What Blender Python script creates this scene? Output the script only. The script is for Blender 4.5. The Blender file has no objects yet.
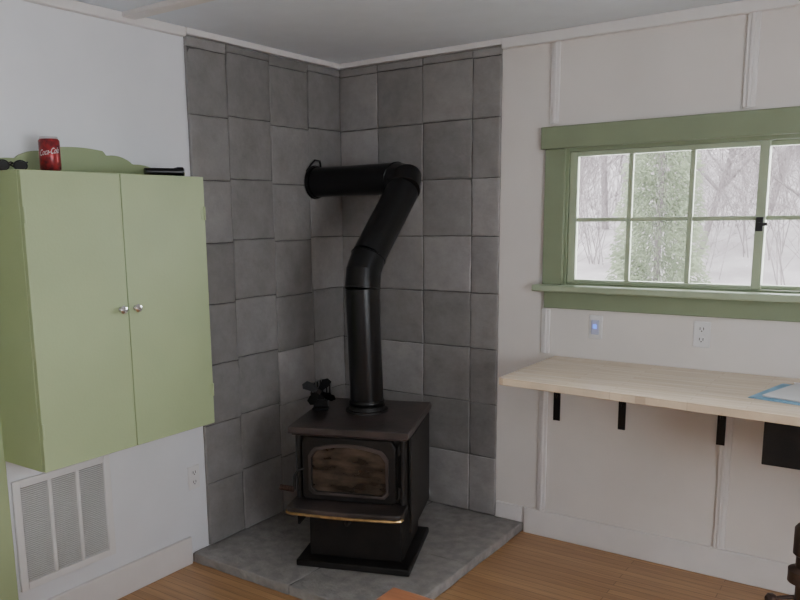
import bpy, bmesh, random
from math import *
from mathutils import Vector, Matrix, Euler
random.seed(7)
SC=bpy.context.scene
COL=SC.collection

# ------------------------------------------------------------------ materials
def mat(name, col=(.8,.8,.8), rough=.6, metal=0., noise=0., nscale=8., bump=0., bscale=60., col2=None, spec=.5, stretch=(1,1,1), emit=None, estr=0., coat=0.):
    m=bpy.data.materials.new(name); m.use_nodes=True
    nt=m.node_tree; N=nt.nodes; L=nt.links
    b=N['Principled BSDF']
    b.inputs['Base Color'].default_value=(*col,1); b.inputs['Roughness'].default_value=rough
    b.inputs['Metallic'].default_value=metal; b.inputs['Specular IOR Level'].default_value=spec
    b.inputs['Coat Weight'].default_value=coat
    if emit: b.inputs['Emission Color'].default_value=(*emit,1); b.inputs['Emission Strength'].default_value=estr
    tc=N.new('ShaderNodeTexCoord'); mp=N.new('ShaderNodeMapping'); mp.inputs['Scale'].default_value=stretch
    L.new(tc.outputs['Object'],mp.inputs['Vector'])
    n=N.new('ShaderNodeTexNoise'); n.inputs['Scale'].default_value=nscale; n.inputs['Detail'].default_value=6
    L.new(mp.outputs[0],n.inputs['Vector'])
    cr=N.new('ShaderNodeMix'); cr.data_type='RGBA'
    c2=col2 if col2 else tuple(c*(1-noise) for c in col)
    cr.inputs['A'].default_value=(*col,1); cr.inputs['B'].default_value=(*c2,1)
    mr=N.new('ShaderNodeMapRange'); mr.inputs['From Min'].default_value=.35; mr.inputs['From Max'].default_value=.65
    L.new(n.outputs['Fac'],mr.inputs['Value']); L.new(mr.outputs[0],cr.inputs['Factor'])
    L.new(cr.outputs['Result'],b.inputs['Base Color'])
    if bump>0:
        n2=N.new('ShaderNodeTexNoise'); n2.inputs['Scale'].default_value=bscale; n2.inputs['Detail'].default_value=5
        L.new(mp.outputs[0],n2.inputs['Vector'])
        bp=N.new('ShaderNodeBump'); bp.inputs['Strength'].default_value=bump; bp.inputs['Distance'].default_value=.01
        L.new(n2.outputs['Fac'],bp.inputs['Height']); L.new(bp.outputs[0],b.inputs['Normal'])
    return m

WALL=mat('wall_paint',(.79,.80,.83),.75,noise=.05,nscale=3,bump=.08,bscale=40)
WALLB=mat('wall_paint_back',(.78,.735,.70),.7,noise=.06,nscale=2.5,bump=.08,bscale=35)
CEIL=mat('ceiling_paint',(.78,.83,.90),.8,noise=.03)
TRIMW=mat('white_trim_paint',(.80,.77,.755),.5,noise=.04)
GREEN=mat('green_paint',(.40,.485,.27),.42,noise=.07,nscale=3,bump=.05,bscale=90)
GREENSH=mat('shaded_green_paint',(.33,.40,.22),.45,noise=.07,nscale=3)  # cabinet green darkened: shade on the top board put into colour
GREENW=mat('green_window_paint',(.255,.305,.19),.45,noise=.08,nscale=5)
GREENL=mat('light_green_window_paint',(.41,.48,.33),.45,noise=.06,nscale=5)
BLACK=mat('black_steel',(.004,.004,.005),.28,metal=.0,noise=.3,nscale=14,bump=.06,bscale=30,spec=.35)
IRON=mat('black_cast_iron',(.007,.0065,.0065),.5,noise=.3,nscale=12,bump=.15,bscale=120,col2=(.014,.012,.011),spec=.32)
IRONT=mat('dusty_stove_top',(.065,.048,.045),.38,noise=.3,nscale=6,col2=(.014,.012,.012),bump=.1,bscale=70)
BRASS=mat('aged_brass',(.62,.42,.18),.3,metal=.9,noise=.4,nscale=30)
CHROME=mat('chrome',(.8,.8,.82),.15,metal=1.)
RUST=mat('rusty_spring',(.07,.035,.025),.5,metal=.5,noise=.4,nscale=60)
PLAST=mat('white_plastic',(.78,.77,.77),.4,noise=.02)
DARK=mat('dark_slot',(.02,.02,.02),.7)
GREYM=mat('grey_vent_mesh',(.34,.335,.335),.7,noise=.15,nscale=40)
SLATE=mat('slate_hearth',(.34,.32,.305),.6,col2=(.24,.23,.222),nscale=16,bump=1.,bscale=26)
GROUT=mat('grey_grout',(.12,.116,.112),.9,noise=.3)
REDC=mat('red_can_paint',(.38,.025,.03),.3,metal=.3,col2=(.10,.014,.02),nscale=55)
WHITET=mat('white_lettering',(.7,.66,.66),.4)
ALU=mat('aluminium',(.6,.6,.62),.3,metal=1.)
PAPER=mat('white_paper',(.80,.80,.82),.7,noise=.03)
BLUET=mat('light_blue_folder_card',(.24,.47,.66),.6,noise=.15,nscale=30)
DKIRON=mat('brown_bronze_iron',(.10,.062,.048),.4,metal=.4,col2=(.05,.032,.026),nscale=14)
REDWOOD=mat('reddish_table_wood',(.38,.155,.07),.35,col2=(.27,.10,.045),nscale=6,stretch=(1,10,1))
LED=mat('blue_led',(.1,.2,.9),.4,emit=(.12,.25,1.),estr=2.0)
BARK=mat('overexposed_bark',(.20,.175,.175),.9,col2=(.14,.12,.12),nscale=5)  # outdoor overexposure painted in as paler bark and twig colours
TWIG=mat('overexposed_twig',(.28,.245,.245),.9,col2=(.19,.165,.165),nscale=4)
NEEDLE=mat('conifer_green',(.25,.29,.19),.9,col2=(.17,.205,.13),nscale=3)
LITTER=mat('leaf_litter_ground',(.40,.365,.365),.95,col2=(.29,.26,.26),nscale=1.6)  # pale haze over the slope mixed into the ground colour

def tilemat():
    m=bpy.data.materials.new('rough_grey_tile'); m.use_nodes=True
    nt=m.node_tree; N=nt.nodes; L=nt.links; b=N['Principled BSDF']
    tc=N.new('ShaderNodeTexCoord'); at=N.new('ShaderNodeAttribute'); at.attribute_name='val'
    n=N.new('ShaderNodeTexNoise'); n.inputs['Scale'].default_value=8; n.inputs['Detail'].default_value=10; n.inputs['Roughness'].default_value=.72
    L.new(tc.outputs['Object'],n.inputs['Vector'])
    mr=N.new('ShaderNodeMapRange'); mr.inputs['From Min'].default_value=.3; mr.inputs['From Max'].default_value=.7
    mr.inputs['To Min'].default_value=.82; mr.inputs['To Max'].default_value=1.16; L.new(n.outputs['Fac'],mr.inputs['Value'])
    mu=N.new('ShaderNodeMath'); mu.operation='MULTIPLY'; L.new(at.outputs['Fac'],mu.inputs[0]); L.new(mr.outputs[0],mu.inputs[1])
    n3=N.new('ShaderNodeTexNoise'); n3.inputs['Scale'].default_value=2.3; L.new(tc.outputs['Object'],n3.inputs['Vector'])
    tint=N.new('ShaderNodeMix'); tint.data_type='RGBA'; tint.inputs['A'].default_value=(.395,.385,.388,1); tint.inputs['B'].default_value=(.405,.378,.362,1)
    L.new(n3.outputs['Fac'],tint.inputs['Factor'])
    rgb=N.new('ShaderNodeMix'); rgb.data_type='RGBA'; rgb.inputs['A'].default_value=(0,0,0,1); L.new(tint.outputs['Result'],rgb.inputs['B'])
    L.new(mu.outputs[0],rgb.inputs['Factor']); L.new(rgb.outputs['Result'],b.inputs['Base Color'])
    b.inputs['Roughness'].default_value=.52; b.inputs['Specular IOR Level'].default_value=.45
    n2=N.new('ShaderNodeTexNoise'); n2.inputs['Scale'].default_value=14; n2.inputs['Detail'].default_value=9; n2.inputs['Roughness'].default_value=.6
    L.new(tc.outputs['Object'],n2.inputs['Vector'])
    bp=N.new('ShaderNodeBump'); bp.inputs['Strength'].default_value=.6; bp.inputs['Distance'].default_value=.012
    L.new(n2.outputs['Fac'],bp.inputs['Height']); L.new(bp.outputs[0],b.inputs['Normal'])
    return m
TILE=tilemat()

def plankmat(name,c1,c2,mort,bw,rh,rough,offs=.5,grain=(2,40,2),gmix=.35,rot=0):
    m=bpy.data.materials.new(name); m.use_nodes=True
    nt=m.node_tree; N=nt.nodes; L=nt.links; b=N['Principled BSDF']
    tc=N.new('ShaderNodeTexCoord'); mp=N.new('ShaderNodeMapping'); mp.inputs['Rotation'].default_value=(0,0,rot)
    L.new(tc.outputs['Object'],mp.inputs['Vector'])
    br=N.new('ShaderNodeTexBrick'); br.inputs['Scale'].default_value=1; br.inputs['Brick Width'].default_value=bw; br.inputs['Row Height'].default_value=rh
    br.inputs['Mortar Size'].default_value=.0014; br.inputs['Color1'].default_value=(*c1,1); br.inputs['Color2'].default_value=(*c2,1); br.inputs['Mortar'].default_value=(*mort,1)
    br.inputs['Bias'].default_value=0; br.offset=offs; L.new(mp.outputs[0],br.inputs['Vector'])
    mg=N.new('ShaderNodeMapping'); mg.inputs['Scale'].default_value=grain; L.new(mp.outputs[0],mg.inputs['Vector'])
    n=N.new('ShaderNodeTexNoise'); n.inputs['Scale'].default_value=2; n.inputs['Detail'].default_value=6; L.new(mg.outputs[0],n.inputs['Vector'])
    mr=N.new('ShaderNodeMapRange'); mr.inputs['From Min'].default_value=.3; mr.inputs['From Max'].default_value=.7; mr.inputs['To Min'].default_value=1-gmix; mr.inputs['To Max'].default_value=1.1
    L.new(n.outputs['Fac'],mr.inputs['Value'])
    mx=N.new('ShaderNodeVectorMath'); mx.operation='SCALE'; L.new(br.outputs['Color'],mx.inputs[0]); L.new(mr.outputs[0],mx.inputs['Scale'])
    L.new(mx.outputs[0],b.inputs['Base Color']); b.inputs['Roughness'].default_value=rough
    return m
FLOORM=plankmat('bamboo_floor',(.54,.31,.145),(.44,.245,.11),(.22,.115,.05),1.1,.045,.28,.37,gmix=.2)
DESKM=plankmat('butcher_block',(.80,.655,.485),(.74,.59,.42),(.64,.49,.35),.5,.04,.18,.4,gmix=.12)

def glassmat(name,tint=(1,1,1),gl=.08,rough=.02):
    m=bpy.data.materials.new(name); m.use_nodes=True; nt=m.node_tree; N=nt.nodes; L=nt.links
    for n in list(N): N.remove(n)
    o=N.new('ShaderNodeOutputMaterial'); t=N.new('ShaderNodeBsdfTransparent'); t.inputs[0].default_value=(*tint,1)
    g=N.new('ShaderNodeBsdfGlossy'); g.inputs['Roughness'].default_value=rough
    mx=N.new('ShaderNodeMixShader'); fr=N.new('ShaderNodeFresnel'); fr.inputs[0].default_value=1.45
    L.new(fr.outputs[0],mx.inputs[0]); L.new(t.outputs[0],mx.inputs[1]); L.new(g.outputs[0],mx.inputs[2]); L.new(mx.outputs[0],o.inputs[0])
    return m
GLASS=glassmat('window_glass')
def stoveglassmat():  # brown reflection painted into the stove glass colour as noise
    m=bpy.data.materials.new('brown_reflection_glass'); m.use_nodes=True; nt=m.node_tree; N=nt.nodes; L=nt.links; b=N['Principled BSDF']
    tc=N.new('ShaderNodeTexCoord'); mp=N.new('ShaderNodeMapping'); mp.inputs['Scale'].default_value=(3,1,8); L.new(tc.outputs['Object'],mp.inputs['Vector'])
    n=N.new('ShaderNodeTexNoise'); n.inputs['Scale'].default_value=2.6; n.inputs['Detail'].default_value=6; L.new(mp.outputs[0],n.inputs['Vector'])
    cr=N.new('ShaderNodeValToRGB'); cr.color_ramp.elements[0].position=.38; cr.color_ramp.elements[0].color=(.012,.009,.007,1)
    cr.color_ramp.elements[1].position=.68; cr.color_ramp.elements[1].color=(.095,.068,.05,1)
    L.new(n.outputs['Fac'],cr.inputs[0]); L.new(cr.outputs[0],b.inputs['Base Color']); b.inputs['Roughness'].default_value=.25
    return m
GLASSREFL=stoveglassmat()

# ------------------------------------------------------------------ builder
class B:
    def __init__(s): s.v=[]; s.f=[]; s.m=[]; s.val=[]; s.curm=0; s.curv=1.
    def add(s,vs,fs):
        o=len(s.v); s.v+= [Vector(x) for x in vs]
        for f in fs: s.f.append([i+o for i in f]); s.m.append(s.curm); s.val.append(s.curv)
    def box(s,a,b,M=None):
        x0,y0,z0=a; x1,y1,z1=b
        vs=[Vector(p) for p in [(x0,y0,z0),(x1,y0,z0),(x1,y1,z0),(x0,y1,z0),(x0,y0,z1),(x1,y0,z1),(x1,y1,z1),(x0,y1,z1)]]
        if M: vs=[M@p for p in vs]
        s.add(vs,[(0,3,2,1),(4,5,6,7),(0,1,5,4),(1,2,6,5),(2,3,7,6),(3,0,4,7)])
    def tube(s,pts,r,seg=24,cap=True):
        pts=[Vector(p) for p in pts]; n=len(pts)
        rs=r if isinstance(r,(list,tuple)) else [r]*n
        tan=[]
        for i in range(n):
            a=pts[i]-pts[i-1] if i>0 else pts[1]-pts[0]
            b=pts[i+1]-pts[i] if i<n-1 else pts[-1]-pts[-2]
            if a.length<1e-9:a=b
            if b.length<1e-9:b=a
            tan.append((a.normalized()+b.normalized()).normalized())
        t=tan[0]; ref=Vector((0,0,1)) if abs(t.z)<.9 else Vector((1,0,0))
        u=t.cross(ref).normalized(); vs=[];
        for i in range(n):
            if i>0:
                q=tan[i-1].rotation_difference(tan[i]); u=(q@u).normalized()
            w=tan[i].cross(u)
            for k in range(seg):
                an=2*pi*k/seg; vs.append(pts[i]+(u*cos(an)+w*sin(an))*rs[i])
        fs=[]
        for i in range(n-1):
            for k in range(seg):
                k2=(k+1)%seg; fs.append((i*seg+k,i*seg+k2,(i+1)*seg+k2,(i+1)*seg+k))
        if cap: fs.append(tuple(range(seg))[::-1]); fs.append(tuple((n-1)*seg+k for k in range(seg)))
        s.add(vs,fs)
    def prism(s,poly,fn,d0,d1):
        n=len(poly); vs=[fn(a,b,d0) for a,b in poly]+[fn(a,b,d1) for a,b in poly]
        fs=[tuple(range(n))[::-1],tuple(range(n,2*n))]+[(i,(i+1)%n,n+(i+1)%n,n+i) for i in range(n)]
        s.add(vs,fs)
    def slab(s,a0,a1,b0,b1,fn,d0,d1,jit,ch,k=5,tilt=0.):
        """irregular-edged slab with a chamfered rough top edge"""
        j=lambda:random.uniform(-jit,jit); P=[]
        for i in range(k): P.append((a0+(a1-a0)*i/k,b0,0,1))
        for i in range(k): P.append((a1,b0+(b1-b0)*i/k,-1,0))
        for i in range(k): P.append((a1-(a1-a0)*i/k,b1,0,-1))
        for i in range(k): P.append((a0,b1-(b1-b0)*i/k,1,0))
        n=len(P); ca,cb=(a0+a1)/2,(b0+b1)/2
        O=[(a+j(),b+j()) for a,b,_,_ in P]
        def ins(p,dist):
            a,b=p
            return (ca+(a-ca)*(1-dist/((a1-a0)/2)),cb+(b-cb)*(1-dist/((b1-b0)/2)))
        ta=random.uniform(-tilt,tilt); tb=random.uniform(-tilt,tilt)
        T=lambda a,b:ta*(a-ca)/(a1-a0)*2+tb*(b-cb)/(b1-b0)*2
        L0=[fn(a,b,d0) for a,b in O]
        L1=[fn(a,b,d1-ch+T(a,b)+j()*.3) for a,b in O]
        I=[ins(p,ch*.6+abs(j())*.5) for p in O]; L2=[fn(a,b,d1-ch*.25+T(a,b)) for a,b in I]
        I2=[ins(p,ch*2.2) for p in O]; L3=[fn(a,b,d1+T(a,b)) for a,b in I2]
        fs=[tuple(range(n))[::-1]]
        for l in range(3): fs+=[(l*n+i,l*n+(i+1)%n,(l+1)*n+(i+1)%n,(l+1)*n+i) for i in range(n)]
        fs.append(tuple(range(3*n,4*n)))
        s.add(L0+L1+L2+L3,fs)
    def ring(s,outer,inner,fn,d0,d1):
        n=len(outer); vs=[fn(a,b,d0) for a,b in outer]+[fn(a,b,d0) for a,b in inner]+[fn(a,b,d1) for a,b in outer]+[fn(a,b,d1) for a,b in inner]
        fs=[]
        for i in range(n):
            j=(i+1)%n
            fs+=[(i,n+i,n+j,j),(2*n+i,2*n+j,3*n+j,3*n+i),(i,j,2*n+j,2*n+i),(n+i,3*n+i,3*n+j,n+j)]
        s.add(vs,fs)
    def obj(s,name,mats,parent=None,origin=(0,0,0),bevel=0,smooth=True,seg=2,loc=None,angle=35):
        o=Vector(origin); me=bpy.data.meshes.new(name)
        me.from_pydata([tuple(p-o) for p in s.v],[],s.f)
        for m in (mats if isinstance(mats,(list,tuple)) else [mats]): me.materials.append(m)
        me.polygons.foreach_set('material_index',s.m)
        at=me.attributes.new('val','FLOAT','FACE'); at.data.foreach_set('value',s.val)
        bm=bmesh.new(); bm.from_mesh(me); bmesh.ops.recalc_face_normals(bm,faces=bm.faces); bm.to_mesh(me); bm.free()
        if smooth:
            me.polygons.foreach_set('use_smooth',[True]*len(me.polygons)); me.set_sharp_from_angle(angle=radians(angle))
        ob=bpy.data.objects.new(name,me); COL.objects.link(ob)
        if parent: ob.parent=parent
        else: ob.location=o if loc is None else loc
        if bevel:
            md=ob.modifiers.new('bevel','BEVEL'); md.width=bevel; md.segments=seg; md.limit_method='ANGLE'; md.angle_limit=radians(40); md.harden_normals=False
        return ob
def empty(name,loc,rotz=0):
    e=bpy.data.objects.new(name,None); e.location=loc; e.rotation_euler=(0,0,rotz); e.empty_display_size=.1; COL.objects.link(e); return e
def tag(o,label,cat,kind=None,group=None):
    o['label']=label; o['category']=cat
    if kind:o['kind']=kind
    if group:o['group']=group
    return o
def bx(name,a,b,m,parent=None,origin=None,bevel=0,**k):
    q=B(); q.box(a,b)
    if origin is None:
        origin=((a[0]+b[0])/2,(a[1]+b[1])/2,a[2]) if parent is None else (0,0,0)
    return q.obj(name,m,parent,origin,bevel,**k)
XZ=lambda a,b,d:(a,d,b)
YZ=lambda a,b,d:(d,a,b)
XY=lambda a,b,d:(a,b,d)

# ------------------------------------------------------------------ room shell
H=2.53; RX=4.7; FY=-5.2
WX0,WX1,WZ0,WZ1=1.35,3.13,1.31,2.0
tag(bx('floor',(-.1,FY-.1,-.1),(RX+.1,.1,0),FLOORM,origin=(0,0,0)),'warm golden brown bamboo strip floor','floor','structure')
tag(bx('ceiling',(-.1,FY-.1,H),(RX+.1,.1,H+.1),CEIL),'flat painted off-white ceiling','ceiling','structure')
tag(bx('wall_left',(-.1,FY-.1,0),(0,.1,H),WALL),'white painted wall beside the stove corner','wall','structure')
q=B()
for a,b in (((0,0,0),(WX0,.12,H)),((WX1,0,0),(RX,.12,H)),((WX0,0,0),(WX1,.12,WZ0)),((WX0,0,WZ1),(WX1,.12,H))): q.box(a,b)
tag(q.obj('wall_back',WALLB,smooth=False),'white painted board wall with a window opening','wall','structure')
q=B(); oy0,oy1,oz0,oz1=-3.9,-2.1,.9,2.1
for a,b in (((RX,FY,0),(RX+.1,oy0,H)),((RX,oy1,0),(RX+.1,0,H)),((RX,oy0,0),(RX+.1,oy1,oz0)),((RX,oy0,oz1),(RX+.1,oy1,H))): q.box(a,b)
tag(q.obj('wall_right',WALL,smooth=False),'white wall with a wide window opening','wall','structure')
tag(bx('wall_front',(0,FY-.1,0),(RX,FY,H),WALL,smooth=False),'plain white wall opposite the stove','wall','structure')
def bb(name,a,b,lab): tag(bx(name,a,b,TRIMW,bevel=.004),lab,'baseboard','structure')
bb('baseboard_left',(0,-2.185,0),(.018,-1.285,.14),'white painted baseboard under the green cabinet')
bb('baseboard_back',(1.198,-.02,0),(RX,0,.14),'white painted baseboard under the wall desk')
bb('baseboard_hearth',(1.035,-.02,.052),(1.19,0,.14),'white painted baseboard end above the hearth')
tag(bx('trim_1',(0,FY,H-.04),(.03,-1.17,H),TRIMW,bevel=.004),'white crown strip along the ceiling','trim','structure')
tag(bx('trim_2',(0,-1.17,H-.028),(.034,0,H),TRIMW,bevel=.004),'white crown strip above the grey tiles','trim','structure')
tag(bx('trim_12',(.034,-.034,H-.028),(1.035,0,H),TRIMW,bevel=.004),'white crown strip above the grey tiles','trim','structure')
tag(bx('trim_3',(1.035,-.035,H-.05),(RX,0,H),TRIMW,bevel=.004),'white crown strip above the window wall','trim','structure')
def batten(n,x0,x1,z0,z1):
    q=B(); q.box((x0,-.012,z0),(x1,0,z1)); w=(x1-x0)/3; q.box((x0+w,-.018,z0),(x1-w,-.012,z1))
    tag(q.obj(n,TRIMW,bevel=.003),'narrow white vertical wall batten','trim','structure')
batten('trim_4',1.285,1.329,2.105,H-.05); batten('trim_5',2.135,2.185,2.105,H-.05)
batten('trim_6',1.268,1.312,.14,.93); batten('trim_7',2.135,2.185,.14,.93)
batten('trim_8',1.268,1.312,.98,1.205)
tag(bx('trim_9',(0.03,-1.52,H-.022),(RX,-1.45,H),TRIMW,bevel=.004),'flat white ceiling batten','trim','structure')
tag(bx('trim_11',(0,-2.34,0),(.03,-2.20,2.1),GREEN,bevel=.004),'green painted door casing beside the vent','trim','structure')
d1=bx('door_1',(0,-3.12,0),(.025,-2.35,2.05),GREEN,bevel=.004); tag(d1,'green painted interior door','door','structure')
q=B(); q.tube([(.025,-2.43,1.0),(.06,-2.43,1.0)],.012); q.tube([(.055,-2.43,1.0),(.07,-2.43,1.0),(.085,-2.43,1.0)],[.018,.028,.016])
q.obj('door_knob',CHROME,d1,origin=tuple(d1.location))

# ------------------------------------------------------------------ tile surrounds
rows=[.053]+[2.455-.297*k for k in range(7,-1,-1)]+[2.498]
def wall_tiles(cols,fn,backa,backb,amp,label):
    q=B(); q.curm=1; q.box(backa,backb); q.curm=0
    for i in range(4):
        off=random.uniform(-amp,amp)
        for r in range(len(rows)-1):
            z0=rows[r]+(off if r>0 else 0); z1=rows[r+1]+(off if r+1<len(rows)-1 else 0)
            q.curv=random.choice([.52,.57,.6,.65,.70,.77,.62,.55,.82])
            g=.0020
            q.slab(cols[i]+g,cols[i+1]-g,z0+g,z1-g,fn,.004,random.uniform(.0205,.0255),.0013,.0032,6,.0028 if r<8 else .001)
    ob=q.obj('tile_surround',[TILE,GROUT],angle=50); tag(ob,label,'tile surround')
wall_tiles([-1.166,-.918,-.612,-.305,-.003],lambda a,z,d:(d,a,z),(0.0005,-1.160,.0525),(.0165,-.001,2.497),.009,'rough grey square tiles beside the stove pipe outlet')
wall_tiles([.024,.285,.577,.872,1.03],lambda a,z,d:(a,-d,z),(.0170,-.0165,.0525),(1.025,-.0005,2.497),.005,'rough grey square tiles on the wall next to the window')

# ------------------------------------------------------------------ hearth
q=B(); q.curm=1; q.box((0.002,-1.26,0),(1.175,-.002,.047)); q.curm=0
q.slab(.006,.629,-1.275,-.631,XY,.004,.0505,.003,.0045,9); q.slab(.631,1.19,-1.275,-.631,XY,.004,.0505,.003,.0045,9)
q.slab(.006,.629,-.629,-.006,XY,.004,.0505,.002,.0045,9); q.slab(.631,1.19,-.629,-.006,XY,.004,.0505,.002,.0045,9)
tag(q.obj('hearth_slab',[SLATE,GROUT],angle=50),'low rough grey stone hearth under the wood stove','hearth')

# ------------------------------------------------------------------ window
W=empty('window_1',(2.24,0,1.21)); WO=(2.24,0,1.21)
tag(W,'green framed six-over-six pane slider window over the desk','window','structure')
q=B()
q.box((1.25,-.032,1.985),(3.24,0,2.09)); q.box((1.27,-.022,1.33),(1.372,0,1.985)); q.box((3.108,-.022,1.33),(3.218,0,1.985))
q.obj('casing',GREENW,W,WO,bevel=.004)
q=B(); q.box((1.235,-.07,1.298),(3.255,.06,1.33)); q.obj('sill',GREENL,W,WO,bevel=.006)
q=B(); q.box((1.28,-.02,1.212),(3.21,0,1.298)); q.obj('apron',GREENW,W,WO,bevel=.004)
q=B()
q.box((1.352,0,1.312),(1.385,.11,1.998)); q.box((3.095,0,1.312),(3.128,.11,1.998)); q.box((1.385,0,1.968),(3.095,.11,1.998)); q.box((1.385,.0,1.312),(3.095,.11,1.340))
q.obj('inner_frame',GREENW,W,WO,bevel=.003)
def sash(x0,x1,y,mids):
    q=B(); t=.038; z0,z1=1.341,1.967; h=.0105
    q.box((x0,y,z0),(x0+t,y+.03,z1)); q.box((x1-t,y,z0),(x1,y+.03,z1)); q.box((x0+t,y,z0),(x1-t,y+.03,z0+.016)); q.box((x0+t,y,z1-.022),(x1-t,y+.03,z1))
    for m in mids: q.box((m-h,y+.004,z0+.016),(m+h,y+.026,z1-.022))
    ee=[x0+t]+[v for m in mids for v in (m-h,m+h)]+[x1-t]
    for k in range(0,len(ee),2): q.box((ee[k],y+.005,1.636),(ee[k+1],y+.025,1.655))
    s=q.obj('sash',GREENL,W,WO,bevel=.003)
    bx('glass_pane',(x0+t,y+.014,z0+.016),(x1-t,y+.017,z1-.022),GLASS,s,WO)
    return s
sash(1.386,2.25,.012,[1.675,1.945]); sash(2.21,3.094,.046,[2.515,2.79])
q=B(); q.box((2.217,-.002,1.59),(2.245,.012,1.65)); q.tube([(2.231,.0,1.62),(2.231,-.018,1.62)],.008,12); q.box((2.22,-.024,1.613),(2.265,-.016,1.627))
q.obj('latch',DARK,W,WO,bevel=.002)

# ------------------------------------------------------------------ green wall cabinet
cy0,cy1,cz0,cz1,cd=-2.205,-1.362,.775,1.855,.30
C=empty('wall_cabinet',(0,(cy0+cy1)/2,cz0)); CO=(0,(cy0+cy1)/2,cz0)
tag(C,'green painted two-door wall cabinet with scalloped top board','cabinet')
q=B(); t=.018
q.box((.001,cy0,cz0),(cd-.02,cy0+t,cz1)); q.box((.001,cy1-t,cz0),(cd-.02,cy1,cz1)); q.box((.001,cy0+t,cz0),(cd-.02,cy1-t,cz0+t)); q.box((.001,cy0+t,cz1-t),(cd-.02,cy1-t,cz1))
q.box((.001,cy0+t,cz0+t),(.01,cy1-t,cz1-t)); q.box((.01,cy0+t,1.30),(cd-.03,cy1-t,1.316))
q.obj('body',GREEN,C,CO,bevel=.002)
ym=(cy0+cy1)/2-.008
for y0,y1,ky,hy in ((cy0+.001,ym-.0015,ym-.038,cy0),(ym+.0015,cy1-.001,ym+.032,cy1)):
    q=B(); q.box((cd-.0195,y0,cz0+.002),(cd,y1,cz1-.002)); d=q.obj('door',GREEN,C,CO,bevel=.002)
    q=B(); z=1.335; q.tube([(cd,ky,z),(cd+.004,ky,z),(cd+.004,ky,z),(cd+.014,ky,z),(cd+.017,ky,z),(cd+.024,ky,z),(cd+.030,ky,z),(cd+.032,ky,z)],[.012,.012,.006,.006,.014,.017,.012,.004],20)
    q.obj('knob',CHROME,d,CO)
    for hz in (.93,1.70):
        q=B(); q.tube([(cd+.002,hy+(.004 if hy==cy0 else -.004),hz-.028),(cd+.002,hy+(.004 if hy==cy0 else -.004),hz+.028)],.0045,10)
        s=1 if hy==cy0 else -1
        yy=sorted((hy+s*.004,hy+s*.022)); q.box((cd,yy[0],hz-.024),(cd+.0015,yy[1],hz+.024)); q.obj('hinge',GREEN,d,CO)
n=96; top=[]
yc=(cy0+cy1)/2+.01
for i in range(n+1):
    u=-1+2*i/n; a=abs(u)
    if a<.30: h=.106+.008*cos(a/.30*pi/2)
    elif a<.335: h=.106-.018*((a-.30)/.035)
    elif a<.62: h=.088+.010*sin((a-.335)/.285*pi)-.018*((a-.335)/.285)
    elif a<.655: h=.070-.012*((a-.62)/.035)
    else: h=.058+.010*sin((a-.655)/.345*pi)-.026*((a-.655)/.345)
    top.append((yc+u*(cy1-cy0)/2*.975,cz1+h))
poly=[(top[0][0],cz1+.0005)]+top[:]+[(top[-1][0],cz1+.0005)]
q=B(); q.prism(poly[::-1],YZ,.001,.019); q.obj('scalloped_top_board',GREENSH,C,CO,bevel=.001,smooth=False)

# can
K=empty('soda_can',(.15,-1.985,cz1+.001)); tag(K,'red soda can with white lettering on top of the cabinet','can'); K.rotation_euler=(0,0,radians(-38)); K.scale=(1.15,1.15,1.08)
q=B(); q.tube([(0,0,.0),(0,0,.003),(0,0,.012),(0,0,.106),(0,0,.112)],[.024,.026,.033,.033,.029],36); q.obj('body',REDC,K,angle=50)
q=B(); q.tube([(0,0,.112),(0,0,.117),(0,0,.120),(0,0,.1201),(0,0,.117)],[.0292,.0275,.0275,.025,.0245],36); q.box((-.008,-.012,.117),(.008,.012,.1185)); q.obj('lid',ALU,K)
fc=bpy.data.curves.new('lettering','FONT'); fc.body='Coca-Cola'; fc.size=.02; fc.shear=.5; fc.align_x='CENTER'; fc.align_y='CENTER'
fo=bpy.data.objects.new('lettering_tmp',fc); COL.objects.link(fo)
bpy.context.view_layer.update()
me=bpy.data.meshes.new_from_object(fo.evaluated_get(bpy.context.evaluated_depsgraph_get())); bpy.data.objects.remove(fo)
mx=max(abs(v.co.x) for v in me.vertices)
bm=bmesh.new(); bm.from_mesh(me); bmesh.ops.triangulate(bm,faces=bm.faces); bmesh.ops.subdivide_edges(bm,edges=bm.edges,cuts=2); bm.to_mesh(me); bm.free()
for v in me.vertices:
    an=v.co.x/mx*1.05
    v.co=(.0334*cos(an),.0334*sin(an),.068+v.co.y*1.4+v.co.x*.12)
me.materials.append(WHITET)
lo=bpy.data.objects.new('lettering',me); COL.objects.link(lo); lo.parent=K

F=empty('flashlight',(.17,-1.455,cz1+.0225),radians(68)); tag(F,'small black flashlight lying on top of the cabinet','flashlight'); F.scale=(1.2,1.2,1.2)
q=B(); q.tube([(-.075,0,0),(-.073,0,0),(.03,0,0),(.045,0,0),(.062,0,0)],[.011,.013,.013,.018,.018],20); q.obj('body',BLACK,F)
q=B(); q.tube([(.062,0,0),(.066,0,0)],[.0165,.0165],20); q.obj('lens',CHROME,F)
G=empty('sunglasses',(.13,-2.13,cz1+.001),radians(80)); tag(G,'folded black sunglasses on top of the cabinet','sunglasses')
for s in (-1,1):
    q=B(); ol=[(s*.032+.026*cos(a),.022+.02*sin(a)) for a in [2*pi*k/20 for k in range(20)]]; il=[(s*.032+.021*cos(a),.022+.0155*sin(a)) for a in [2*pi*k/20 for k in range(20)]]
    q.ring(ol,il,XZ,-.003,.002); q.obj('rim',BLACK,G)
    q=B(); q.prism(il,XZ,-.001,.0005); q.obj('lens',DARK,G)
    q=B(); q.tube([(s*.058,0,.034),(s*.058,.01,.034),(s*.01,.016,.03),(-s*.03,.018,.012)],.003,8); q.obj('temple',BLACK,G)
q=B(); q.tube([(-.008,0,.03),(0,0,.034),(.008,0,.03)],.0025,8); q.obj('bridge',BLACK,G)

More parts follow.
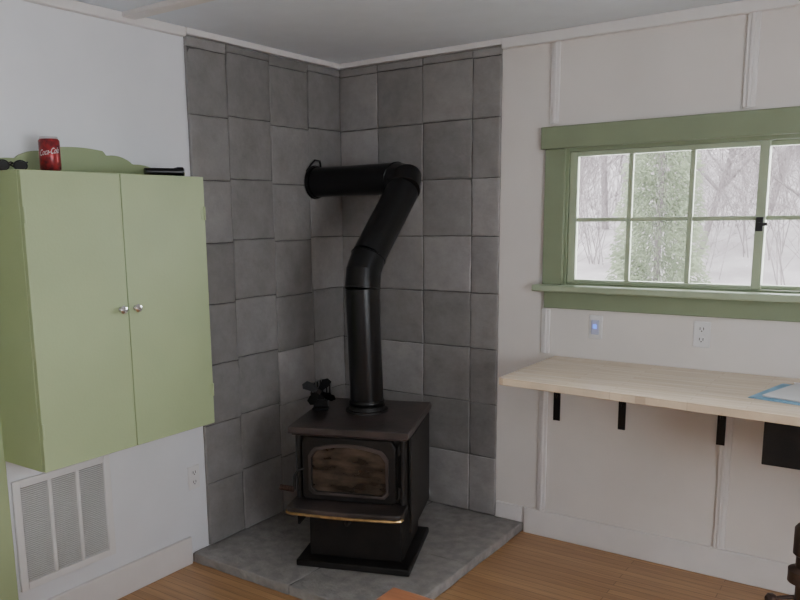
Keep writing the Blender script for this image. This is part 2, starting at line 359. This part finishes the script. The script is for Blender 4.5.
# ------------------------------------------------------------------ vent
V=empty('vent_grille',(0,-1.95,.21)); VO=(0,-1.95,.21); tag(V,'white metal wall return vent grille below the cabinet','vent')
vy0,vy1,vz0,vz1=-2.175,-1.722,.215,.675
q=B(); f=.032
q.box((0,vy0,vz0),(.014,vy0+f,vz1)); q.box((0,vy1-f,vz0),(.014,vy1,vz1)); q.box((0,vy0+f,vz0),(.014,vy1-f,vz0+f)); q.box((0,vy0+f,vz1-f),(.014,vy1-f,vz1))
NV=3; pw=(vy1-vy0-2*f)/NV
for k in range(1,NV): q.box((0,vy0+f+k*pw-.008,vz0+f),(.012,vy0+f+k*pw+.008,vz1-f))
q.obj('frame',PLAST,V,VO,bevel=.003)
q=B(); q.box((.0005,vy0+f,vz0+f),(.002,vy1-f,vz1-f)); q.obj('backing',GREYM,V,VO)
LV=mat('grey_louver',(.68,.67,.67),.6)
for k in range(NV):
    q=B(); a0=vy0+f+k*pw+(.008 if k else 0); a1=vy0+f+(k+1)*pw-(.008 if k<NV-1 else 0)
    z=vz0+f+.004
    while z<vz1-f-.004:
        q.box((.003,a0,z),(.009,a1,z+.004)); z+=.0085
    q.obj('louver_panel',LV,V,VO)

# ------------------------------------------------------------------ outlets
def outlet(loc,rot,label):
    E=empty('wall_outlet',loc,rot); tag(E,label,'outlet')
    q=B(); q.box((-.036,-.006,-.059),(.036,0,.059)); q.obj('cover_plate',PLAST,E,bevel=.003)
    for z in (-.024,.024):
        q=B(); q.prism([(.017*max(-.9,min(.9,cos(a)))*1.0,z+.015*sin(a)) for a in [2*pi*k/24 for k in range(24)]],XZ,-.0085,-.006); r=q.obj('receptacle',PLAST,E)
        q=B(); q.box((-.009,-.0092,z-.003),(-.006,-.0085,z+.009)); q.box((.006,-.0092,z-.003),(.009,-.0085,z+.009)); q.tube([(0,-.0085,z-.008),(0,-.0092,z-.008)],.003,10); q.obj('slot',DARK,r)
    return E
outlet((2.03,0,1.13),0,'white duplex wall outlet below the window')
outlet((0,-1.24,.43),radians(90),'white wall outlet beside the grey tiles')
E=empty('wall_switch',(1.545,0,1.13)); tag(E,'white wall plate with a small glowing blue light','wall switch')
q=B(); q.box((-.034,-.006,-.057),(.034,0,.057)); q.obj('cover_plate',PLAST,E,bevel=.003)
q=B(); q.box((-.02,-.016,-.036),(.02,-.006,.036)); q.obj('housing',mat('pale_blue_plastic',(.5,.52,.68),.4),E,bevel=.006)
q=B(); q.box((-.008,-.02,-.006),(.008,-.016,.014)); q.obj('light_lens',LED,E,bevel=.002)

# ------------------------------------------------------------------ desk
DZ=.97
q=B(); q.prism([(1.34,-.64),(3.6,-.785),(3.6,-.0005),(1.34,-.0005)],XY,DZ-.034,DZ)
tag(q.obj('desk_top',DESKM,origin=(1.34,-.64,DZ-.034),bevel=.003),'pale butcher-block wood desk top fixed along the wall','desk top')
for x in (1.36,1.69,2.14,2.75,3.3):
    yb=-.018 if x in (2.14,) else 0
    Bk=empty('shelf_bracket',(x,yb,.635)); tag(Bk,'black steel bracket holding up the wood desk top','bracket',group='black brackets under the desk')
    q=B(); q.box((-.018,-.005,0),(.018,-.0005,DZ-.036-.635)); q.obj('wall_plate',BLACK,Bk,bevel=.002)
    q=B(); q.box((-.018,-.45,DZ-.0405-.635),(.018,-.006,DZ-.0345-.635)); q.obj('support_arm',BLACK,Bk,bevel=.002)
    q=B(); q.tube([(0,-.003,.12),(0,-.05,.19),(0,-.12,.255),(0,-.22,.29)],.006,8); q.obj('brace',BLACK,Bk)
Fo=empty('folder',(2.505,-.36,DZ+.0005),radians(-12)); tag(Fo,'light blue card folder lying on the wood desk','folder')
q=B(); q.box((-.16,-.17,0),(.16,.17,.002)); q.obj('cover',BLUET,Fo,bevel=.0005); q=B(); q.box((-.155,-.165,.0021),(.158,.168,.004)); q.obj('lining',BLUET,Fo)
def paper(loc,rz,sx,sy,lab,th):
    P=empty('paper_sheet',loc,rz); tag(P,lab,'paper')
    n=6; q=B()
    for k in range(n):
        o=(k*.0014*(1 if k%2 else -1)); q.box((-sx+o,-sy-o,k*th/n),(sx+o,sy-o,(k+1)*th/n))
    q.obj('sheets',PAPER,P); return P
paper((2.53,-.355,DZ+.0048),radians(-15),.135,.15,'stack of white papers on the blue folder',.006)
paper((2.56,-.26,DZ+.0112),radians(14),.10,.12,'loose white paper sheet on top of the stack',.002)
U=empty('under_desk_drawer',(2.765,-.36,DZ-.035)); tag(U,'black metal drawer box mounted under the desk','drawer')
q=B(); q.box((-.37,-.235,-.19),(.37,.2,-.17)); q.box((-.37,-.235,-.17),(-.352,.2,0)); q.box((.352,-.235,-.17),(.37,.2,0)); q.box((-.352,.18,-.17),(.352,.2,0)); q.obj('housing',BLACK,U,bevel=.003)
q=B(); q.box((-.372,-.252,-.185),(.372,-.2355,-.006)); dd=q.obj('drawer_front',IRON,U,bevel=.003)
q=B(); q.tube([(-.1,-.252,-.09),(-.1,-.277,-.09),(.1,-.277,-.09),(.1,-.252,-.09)],.005,10); q.obj('handle',BLACK,dd)

# ------------------------------------------------------------------ wood stove
R21=radians(21)
S=empty('wood_stove',(.690,-.761,.0515),R21); tag(S,'black cast-iron wood stove with glass door on the slate hearth','stove')
SX=.955
def so(q,*a,**k):
    for v in q.v: v.x*=SX
    return q.obj(*a,**k)
q=B(); q.box((-.285,-.26,0),(.285,.27,.032)); so(q,'base_plate',IRON,S,bevel=.006)
q=B(); q.box((-.235,-.19,.032),(.235,.225,.300)); q.box((-.25,-.205,.285),(.25,.235,.308)); so(q,'pedestal',IRON,S,bevel=.006)
q=B(); q.box((-.272,-.25,.308),(.272,.27,.648)); so(q,'firebox',IRON,S,bevel=.012)
for s in (-1,1):
    q=B(); a,b=sorted((s*.276,s*.288)); q.box((a,-.215,.19),(b,.265,.645))
    for yy in (-.12,.18): q.box((min(s*.272,s*.2765),yy,.34),(max(s*.272,s*.2765),yy+.04,.62))
    so(q,'side_shield',IRON,S,bevel=.004)
q=B(); q.box((-.294,-.30,.658),(.294,.30,.691)); q.box((-.28,-.288,.648),(.28,.29,.658)); so(q,'top_plate',IRONT,S,bevel=.010)
q=B(); q.tube([(0,.07,.69),(0,.07,.70),(0,.07,.702),(0,.07,.72)],[.108,.108,.093,.091],36); so(q,'flue_collar',IRON,S)
for s in (-1,1):
    q=B(); q.tube([(s*.255,-.252,.31),(s*.255,-.252,.648)],.017,14); so(q,'corner_column',IRON,S)
def chpoly(w,z0,z1,c,n=8,crown=.0):
    P=[(-w+c*.5,z0),(w-c*.5,z0),(w,z0+c*.5),(w,z1-c)]
    P+= [(w-c*i/n, z1-c+c*sin(i/n*pi/2)) for i in range(1,n+1)]
    if crown: P+=[(x*(w-c),z1+crown*(1-x*x)) for x in (.75,.5,.25,0,-.25,-.5,-.75)]
    else: P+=[(x*(w-c),z1) for x in (.75,.5,.25,0,-.25,-.5,-.75)]
    P+= [(-(w-c*i/n), z1-c+c*sin(i/n*pi/2)) for i in range(n,0,-1)]
    P+= [(-w,z1-c),(-w,z0+c*.5)]
    return P
D_o=chpoly(.228,.350,.645,.030); D_i=chpoly(.182,.388,.586,.040,crown=.020)
q=B(); q.ring(D_o,D_i,XZ,-.288,-.250); dr=so(q,'door',IRON,S,bevel=.005)
q=B(); o2=chpoly(.196,.376,.601,.042,crown=.020); q.ring(o2,D_i,XZ,-.297,-.288); so(q,'glass_retainer',IRONT,dr,bevel=.002)
q=B(); q.prism(chpoly(.1815,.3885,.5855,.040,crown=.020),XZ,-.276,-.270); so(q,'door_glass',GLASSREFL,dr)
q=B(); q.tube([(-.215,-.276,.49),(-.245,-.30,.49),(-.262,-.31,.46),(-.262,-.315,.40)],.007,10); hh=so(q,'door_latch',IRON,dr)
q=B(); co=[]
for i in range(140):
    a=i/140*2*pi*11; tt=i/139; co.append((-.262-.068*tt,-.315+.011*cos(a)-.01*tt,.40+.01*tt+.011*sin(a)))
q.tube(co,.0032,6); so(q,'coil_handle',RUST,hh)
for i in (-1,1):
    q=B(); q.tube([(.238,-.262,.475+i*.10),(.238,-.262,.525+i*.10)],.009,12); so(q,'hinge',IRON,dr)
lip=[(-.28,-.2505),(-.28,-.372),(-.273,-.392),(-.25,-.404)]+[(x/10*.24,-.404-.012*cos(x/10*pi/2)) for x in range(-9,10)]+[(.25,-.404),(.273,-.392),(.28,-.372),(.28,-.2505)]
q=B(); q.prism(lip[::-1],XY,.309,.345); so(q,'ash_lip',IRONT,S,bevel=.005)
q=B(); q.tube([(x,y-.002,.320) for x,y in lip[1:-1]],.0065,8); so(q,'brass_trim',BRASS,S)
q=B(); q.tube([(0,-.19,.26),(0,-.30,.26)],.006,10); q.tube([(0,-.30,.26),(0,-.305,.26),(0,-.325,.26),(0,-.33,.26)],[.008,.014,.014,.008],14); so(q,'air_control',IRON,S)

def sl(x,y,z): return (.690+x*cos(R21)-y*sin(R21),-.761+x*sin(R21)+y*cos(R21),.0515+z)
Fn=empty('stove_fan',sl(-.232,.06,.692),radians(30)); tag(Fn,'small black heat-powered fan sitting on the stove top','fan'); Fn.scale=(1.4,1.4,1.15)
q=B(); q.box((-.028,-.03,0),(.028,.03,.008)); q.box((-.026,-.012,.008),(.026,.012,.04)); q.obj('base',BLACK,Fn,bevel=.002)
q=B(); q.box((-.012,-.008,.04),(.012,.008,.075))
for i in range(-3,4):
    q.box((i*.011-.002,-.008+.0,.066),(i*.011+.002,.022,.125-abs(i)*.006))
q.box((-.036,-.008,.06),(.036,.008,.07)); q.obj('cooling_fins',BLACK,Fn)
q=B(); q.tube([(0,-.008,.085),(0,-.04,.085)],.014,16); q.obj('motor',BLACK,Fn)
q=B(); q.tube([(0,-.04,.085),(0,-.048,.085)],.010,14)
for k in range(4):
    a=k*pi/2+.5; M=Matrix.Translation((0,-.045,.085))@Matrix.Rotation(a,4,'Y')@Matrix.Rotation(radians(28),4,'Z')
    pts=[(-.008,.008),(.008,.008),(.022,.035),(.020,.058),(0,.066),(-.016,.055),(-.012,.03)]
    n0=len(pts); vs=[M@Vector((x,-.0008,z)) for x,z in pts]+[M@Vector((x,.0008,z)) for x,z in pts]
    q.add(vs,[tuple(range(n0)),tuple(range(n0,2*n0))[::-1]]+[(i,(i+1)%n0,n0+(i+1)%n0,n0+i) for i in range(n0)])
q.obj('blades',BLACK,Fn,smooth=False)

# stove pipe
A0=Vector(sl(0,.07,.7215)); PR=.0835
P=empty('stove_pipe',A0); PO=tuple(A0); tag(P,'black steel stove pipe rising and bending into the tiled wall','stove pipe')
A1=Vector((A0.x-.016,A0.y-.010,1.425)); A2=Vector((.645,-.27,1.868)); A3=Vector((.029,-.27,1.868))
def bend(p,a,b,r,n):
    d1=(a-p).normalized(); d2=(b-p).normalized()
    s=p+d1*r; e=p+d2*r
    return [s*(1-i/n)**2+p*2*(i/n)*(1-i/n)+e*(i/n)**2 for i in range(n+1)]
b1=bend(A1,A0,A2,.085,2); b2=bend(A2,A1,A3,.085,2)
q=B(); q.tube([A0,b1[0]],PR-.002,40); q.obj('lower_pipe_section',BLACK,P,PO)
q=B(); q.tube(b1,PR,40); q.obj('lower_elbow',BLACK,P,PO,angle=12)
q=B(); q.tube([b1[-1],b2[0]],PR-.001,40); q.obj('sloped_pipe_section',BLACK,P,PO)
q=B(); q.tube(b2,[PR,PR*1.12,PR],40); q.obj('upper_elbow',BLACK,P,PO,angle=12)
q=B(); q.tube([b2[-1],A3],PR-.003,40); q.obj('horizontal_pipe_section',BLACK,P,PO)
def band(p,d,r=.0855,w=.006):
    q=B(); d=Vector(d).normalized(); q.tube([p-d*w,p-d*w*.4,p+d*w*.4,p+d*w],[r-.004,r,r,r-.004],40); q.obj('seam_ring',BLACK,P,PO)
for pts in (b1,b2):
    band(pts[0],pts[1]-pts[0],.0866,.004); band(pts[-1],pts[-1]-pts[-2],.0866,.004)
band(A0+Vector((0,0,.014)),(0,0,1),.088,.012)
q=B(); q.tube([(.0285,-.27,1.868),(.034,-.27,1.868),(.036,-.27,1.868),(.048,-.27,1.868)],[.092,.091,.087,.086],40); q.obj('wall_thimble',BLACK,P,PO)
q=B(); q.tube([(.030,-.345,1.925),(.05,-.33,1.96),(.055,-.30,1.985),(.05,-.25,1.985),(.030,-.215,1.945)],.005,8); q.obj('wire_loop',BLACK,P,PO)

# ------------------------------------------------------------------ table (corner visible) and iron stand
T=empty('dining_table',(1.80,-2.19,0)); tag(T,'reddish brown wooden table with square corner','table')
q=B(); q.box((0,-1.0,.72),(1.0,0,.75)); q.obj('table_top',REDWOOD,T,bevel=.004)
q=B(); q.box((.06,-.94,.63),(.94,-.92,.72)); q.box((.06,-.08,.63),(.94,-.06,.72)); q.box((.06,-.92,.63),(.08,-.08,.72)); q.box((.92,-.92,.63),(.94,-.08,.72)); q.obj('apron',REDWOOD,T)
for x in (.07,.93):
    for y in (-.93,-.07):
        q=B(); q.tube([(x,y,0),(x,y,.05),(x,y,.6),(x,y,.72)],[.018,.024,.034,.036],16); q.obj('leg',REDWOOD,T)
St=empty('iron_stand',(2.60,-.98,0)); tag(St,'brown bronze iron pedestal stand with side knob below the desk','stand')
q=B(); q.tube([(0,0,0),(0,0,.012),(0,0,.02),(0,0,.05)],[.13,.13,.10,.03],32); q.obj('base',DKIRON,St)
q=B(); q.tube([(0,0,.05),(0,0,.36),(0,0,.37),(0,0,.40),(0,0,.41),(0,0,.48),(0,0,.49),(0,0,.53),(0,0,.54),(0,0,.58)],[.028,.028,.045,.045,.03,.03,.055,.055,.035,.035],28); q.obj('post',DKIRON,St)
q=B(); q.tube([(0,0,.58),(0,0,.585),(0,0,.67),(0,0,.68)],[.040,.045,.045,.038],28); q.obj('cap',DKIRON,St)
q=B(); q.tube([(-.03,0,.43),(-.065,-.03,.43),(-.085,-.05,.43)],.007,10); q.tube([(-.078,-.045,.43),(-.085,-.05,.43),(-.095,-.058,.43),(-.102,-.064,.43)],[.012,.018,.018,.010],16); q.obj('knob',DKIRON,St)

# ------------------------------------------------------------------ outdoors
q=B(); nx,ny=24,24; vs=[];fs=[]
def gz(y): return -.65+max(0,(y-3))*.17
for j in range(ny+1):
    for i in range(nx+1):
        x=-26+52*i/nx; y=.5+34*j/ny
        vs.append((x,y,gz(y)+.04+random.uniform(-.06,.06)))
for j in range(ny):
    for i in range(nx):
        a=j*(nx+1)+i; fs.append((a,a+1,a+nx+2,a+nx+1))
q.add(vs,fs); tag(q.obj('ground',LITTER,angle=80),'pale leaf-covered slope outside the window','ground','structure')
def tw(q,p,d,L,r,lev,kids,seg=3):
    pts=[p]; dd=d.copy()
    for i in range(seg):
        dd=(dd+Vector((random.uniform(-.18,.18),random.uniform(-.18,.18),random.uniform(-.05,.12)))).normalized()
        pts.append(pts[-1]+dd*L/seg)
    q.tube(pts,[r*(1-.75*i/seg) for i in range(seg+1)],4 if lev<2 else 3,cap=False)
    if lev>=3: return
    for k in range(kids[lev]):
        t=random.uniform(.15,.98)*seg; i=min(int(t),seg-1); pp=pts[i].lerp(pts[i+1],t-i)
        ax=Vector((random.uniform(-1,1),random.uniform(-1,1),random.uniform(-.2,.9))).normalized()
        tw(q,pp,(dd*.55+ax*.75).normalized(),L*random.uniform(.35,.6)*(.6 if lev==0 else 1),max(r*.45,.0045),lev+1,kids,seg)
tree_m=[]
for v in range(3):
    q=B(); tw(q,Vector((0,0,0)),Vector((0,0,1)),7.5,.07,0,[36,8,5],4); tree_m.append(q.obj('bare_tree',BARK))
shrub_m=[]
for v in range(3):
    q=B()
    for k in range(12): 
        a=random.uniform(0,2*pi); tw(q,Vector((random.uniform(-.35,.35),random.uniform(-.35,.35),0)),Vector((cos(a)*.25,sin(a)*.25,1)).normalized(),random.uniform(1.8,3.0),.009,1,[0,8,6],3)
    shrub_m.append(q.obj('bare_shrub',TWIG))
def scatter(ms,name,n,yr,lab,cat,grp,sc):
    for i in range(n):
        b=ms[i%len(ms)]
        o=b if i<len(ms) else b.copy()
        if i>=len(ms): COL.objects.link(o)
        y=yr[0]+(yr[1]-yr[0])*(i+.5)/n; u=((i*.618+.31)%1.)
        x=2.83-(y+3.74)*(-.04+.48*u)
        o.location=(x,y,gz(y)); o.rotation_euler=(0,0,random.uniform(0,6.28)); s=random.uniform(*sc); o.scale=(s,s,s)
        tag(o,lab,cat,group=grp)
scatter(tree_m,'bare_tree',14,(8.5,26),'leafless grey tree on the slope outside','tree','bare trees outside the window',(.8,1.2))
scatter(shrub_m,'bare_shrub',20,(8.5,20),'leafless twiggy shrub on the slope outside','shrub','bare shrubs outside the window',(.75,1.1))
q=B()
for i in range(26000):
    z=5.6*(1-sqrt(1-random.uniform(.02,.97))); R=(5.8-z)*.115; a=random.uniform(0,6.283); rr=R*sqrt(random.uniform(.02,1))*(.75+.35*abs(sin(z*7+a*3)))
    p=Vector((rr*cos(a),rr*sin(a),z-rr*.2)); d=Vector((cos(a),sin(a),random.uniform(-.7,.7))).normalized(); l=random.uniform(.03,.08); sd=d.cross(Vector((0,0,1))).normalized()
    q.add([p-sd*.005,p+sd*.005,p+d*l+Vector((0,0,-.02)),p+d*l*.5+Vector((0,0,.010))],[(0,1,2),(0,2,3),(1,3,2)])
cf=empty('conifer_tree',(.12,6.3,gz(6.3))); tag(cf,'hazy grey-green evergreen tree outside the window','tree')
q.obj('foliage',NEEDLE,cf,smooth=False); q=B(); q.tube([(0,0,0),(0,0,2.5),(0,0,5.5)],[.05,.03,.006],8); q.obj('trunk',BARK,cf)

# ------------------------------------------------------------------ lights / world
w=bpy.data.worlds.new('World'); SC.world=w; w.use_nodes=True
bg=w.node_tree.nodes['Background']; bg.inputs[0].default_value=(.92,.95,1.,1); bg.inputs[1].default_value=9.5
def area(name,loc,rot,sx,sy,p,col):
    l=bpy.data.lights.new(name,'AREA'); l.shape='RECTANGLE'; l.size=sx; l.size_y=sy; l.energy=p; l.color=col
    o=bpy.data.objects.new(name,l); o.location=loc; o.rotation_euler=rot; COL.objects.link(o)
area('window_daylight_side',(RX-.02,-3.0,1.5),(0,radians(90),0),1.2,1.8,12,(.90,.95,1.))
area('window_daylight_front',(2.24,.16,1.66),(radians(-90),0,0),1.6,.62,34,(.92,.96,1.))
area('ceiling_lamp_rear',(2.6,-4.6,2.45),(0,0,0),.5,.5,7,(1.,.80,.56))

# ------------------------------------------------------------------ camera
yaw,pit,rol=.6294,.1727,-.0154
fwd=Vector((-sin(yaw)*cos(pit),cos(yaw)*cos(pit),-sin(pit))); rt=Vector((cos(yaw),sin(yaw),0)); up=rt.cross(fwd)
r2=rt*cos(rol)+up*sin(rol); u2=-rt*sin(rol)+up*cos(rol)
M=Matrix((( r2.x,u2.x,-fwd.x,2.8277),(r2.y,u2.y,-fwd.y,-3.7445),(r2.z,u2.z,-fwd.z,1.6776),(0,0,0,1)))
cd_=bpy.data.cameras.new('camera'); cam=bpy.data.objects.new('camera',cd_); COL.objects.link(cam); cam.matrix_world=M
cd_.sensor_width=36; cd_.lens=783.86/800*36; cd_.shift_x=(400-356.75)/800; cd_.shift_y=(353.34-300)/800; cd_.clip_start=.05
SC.camera=cam
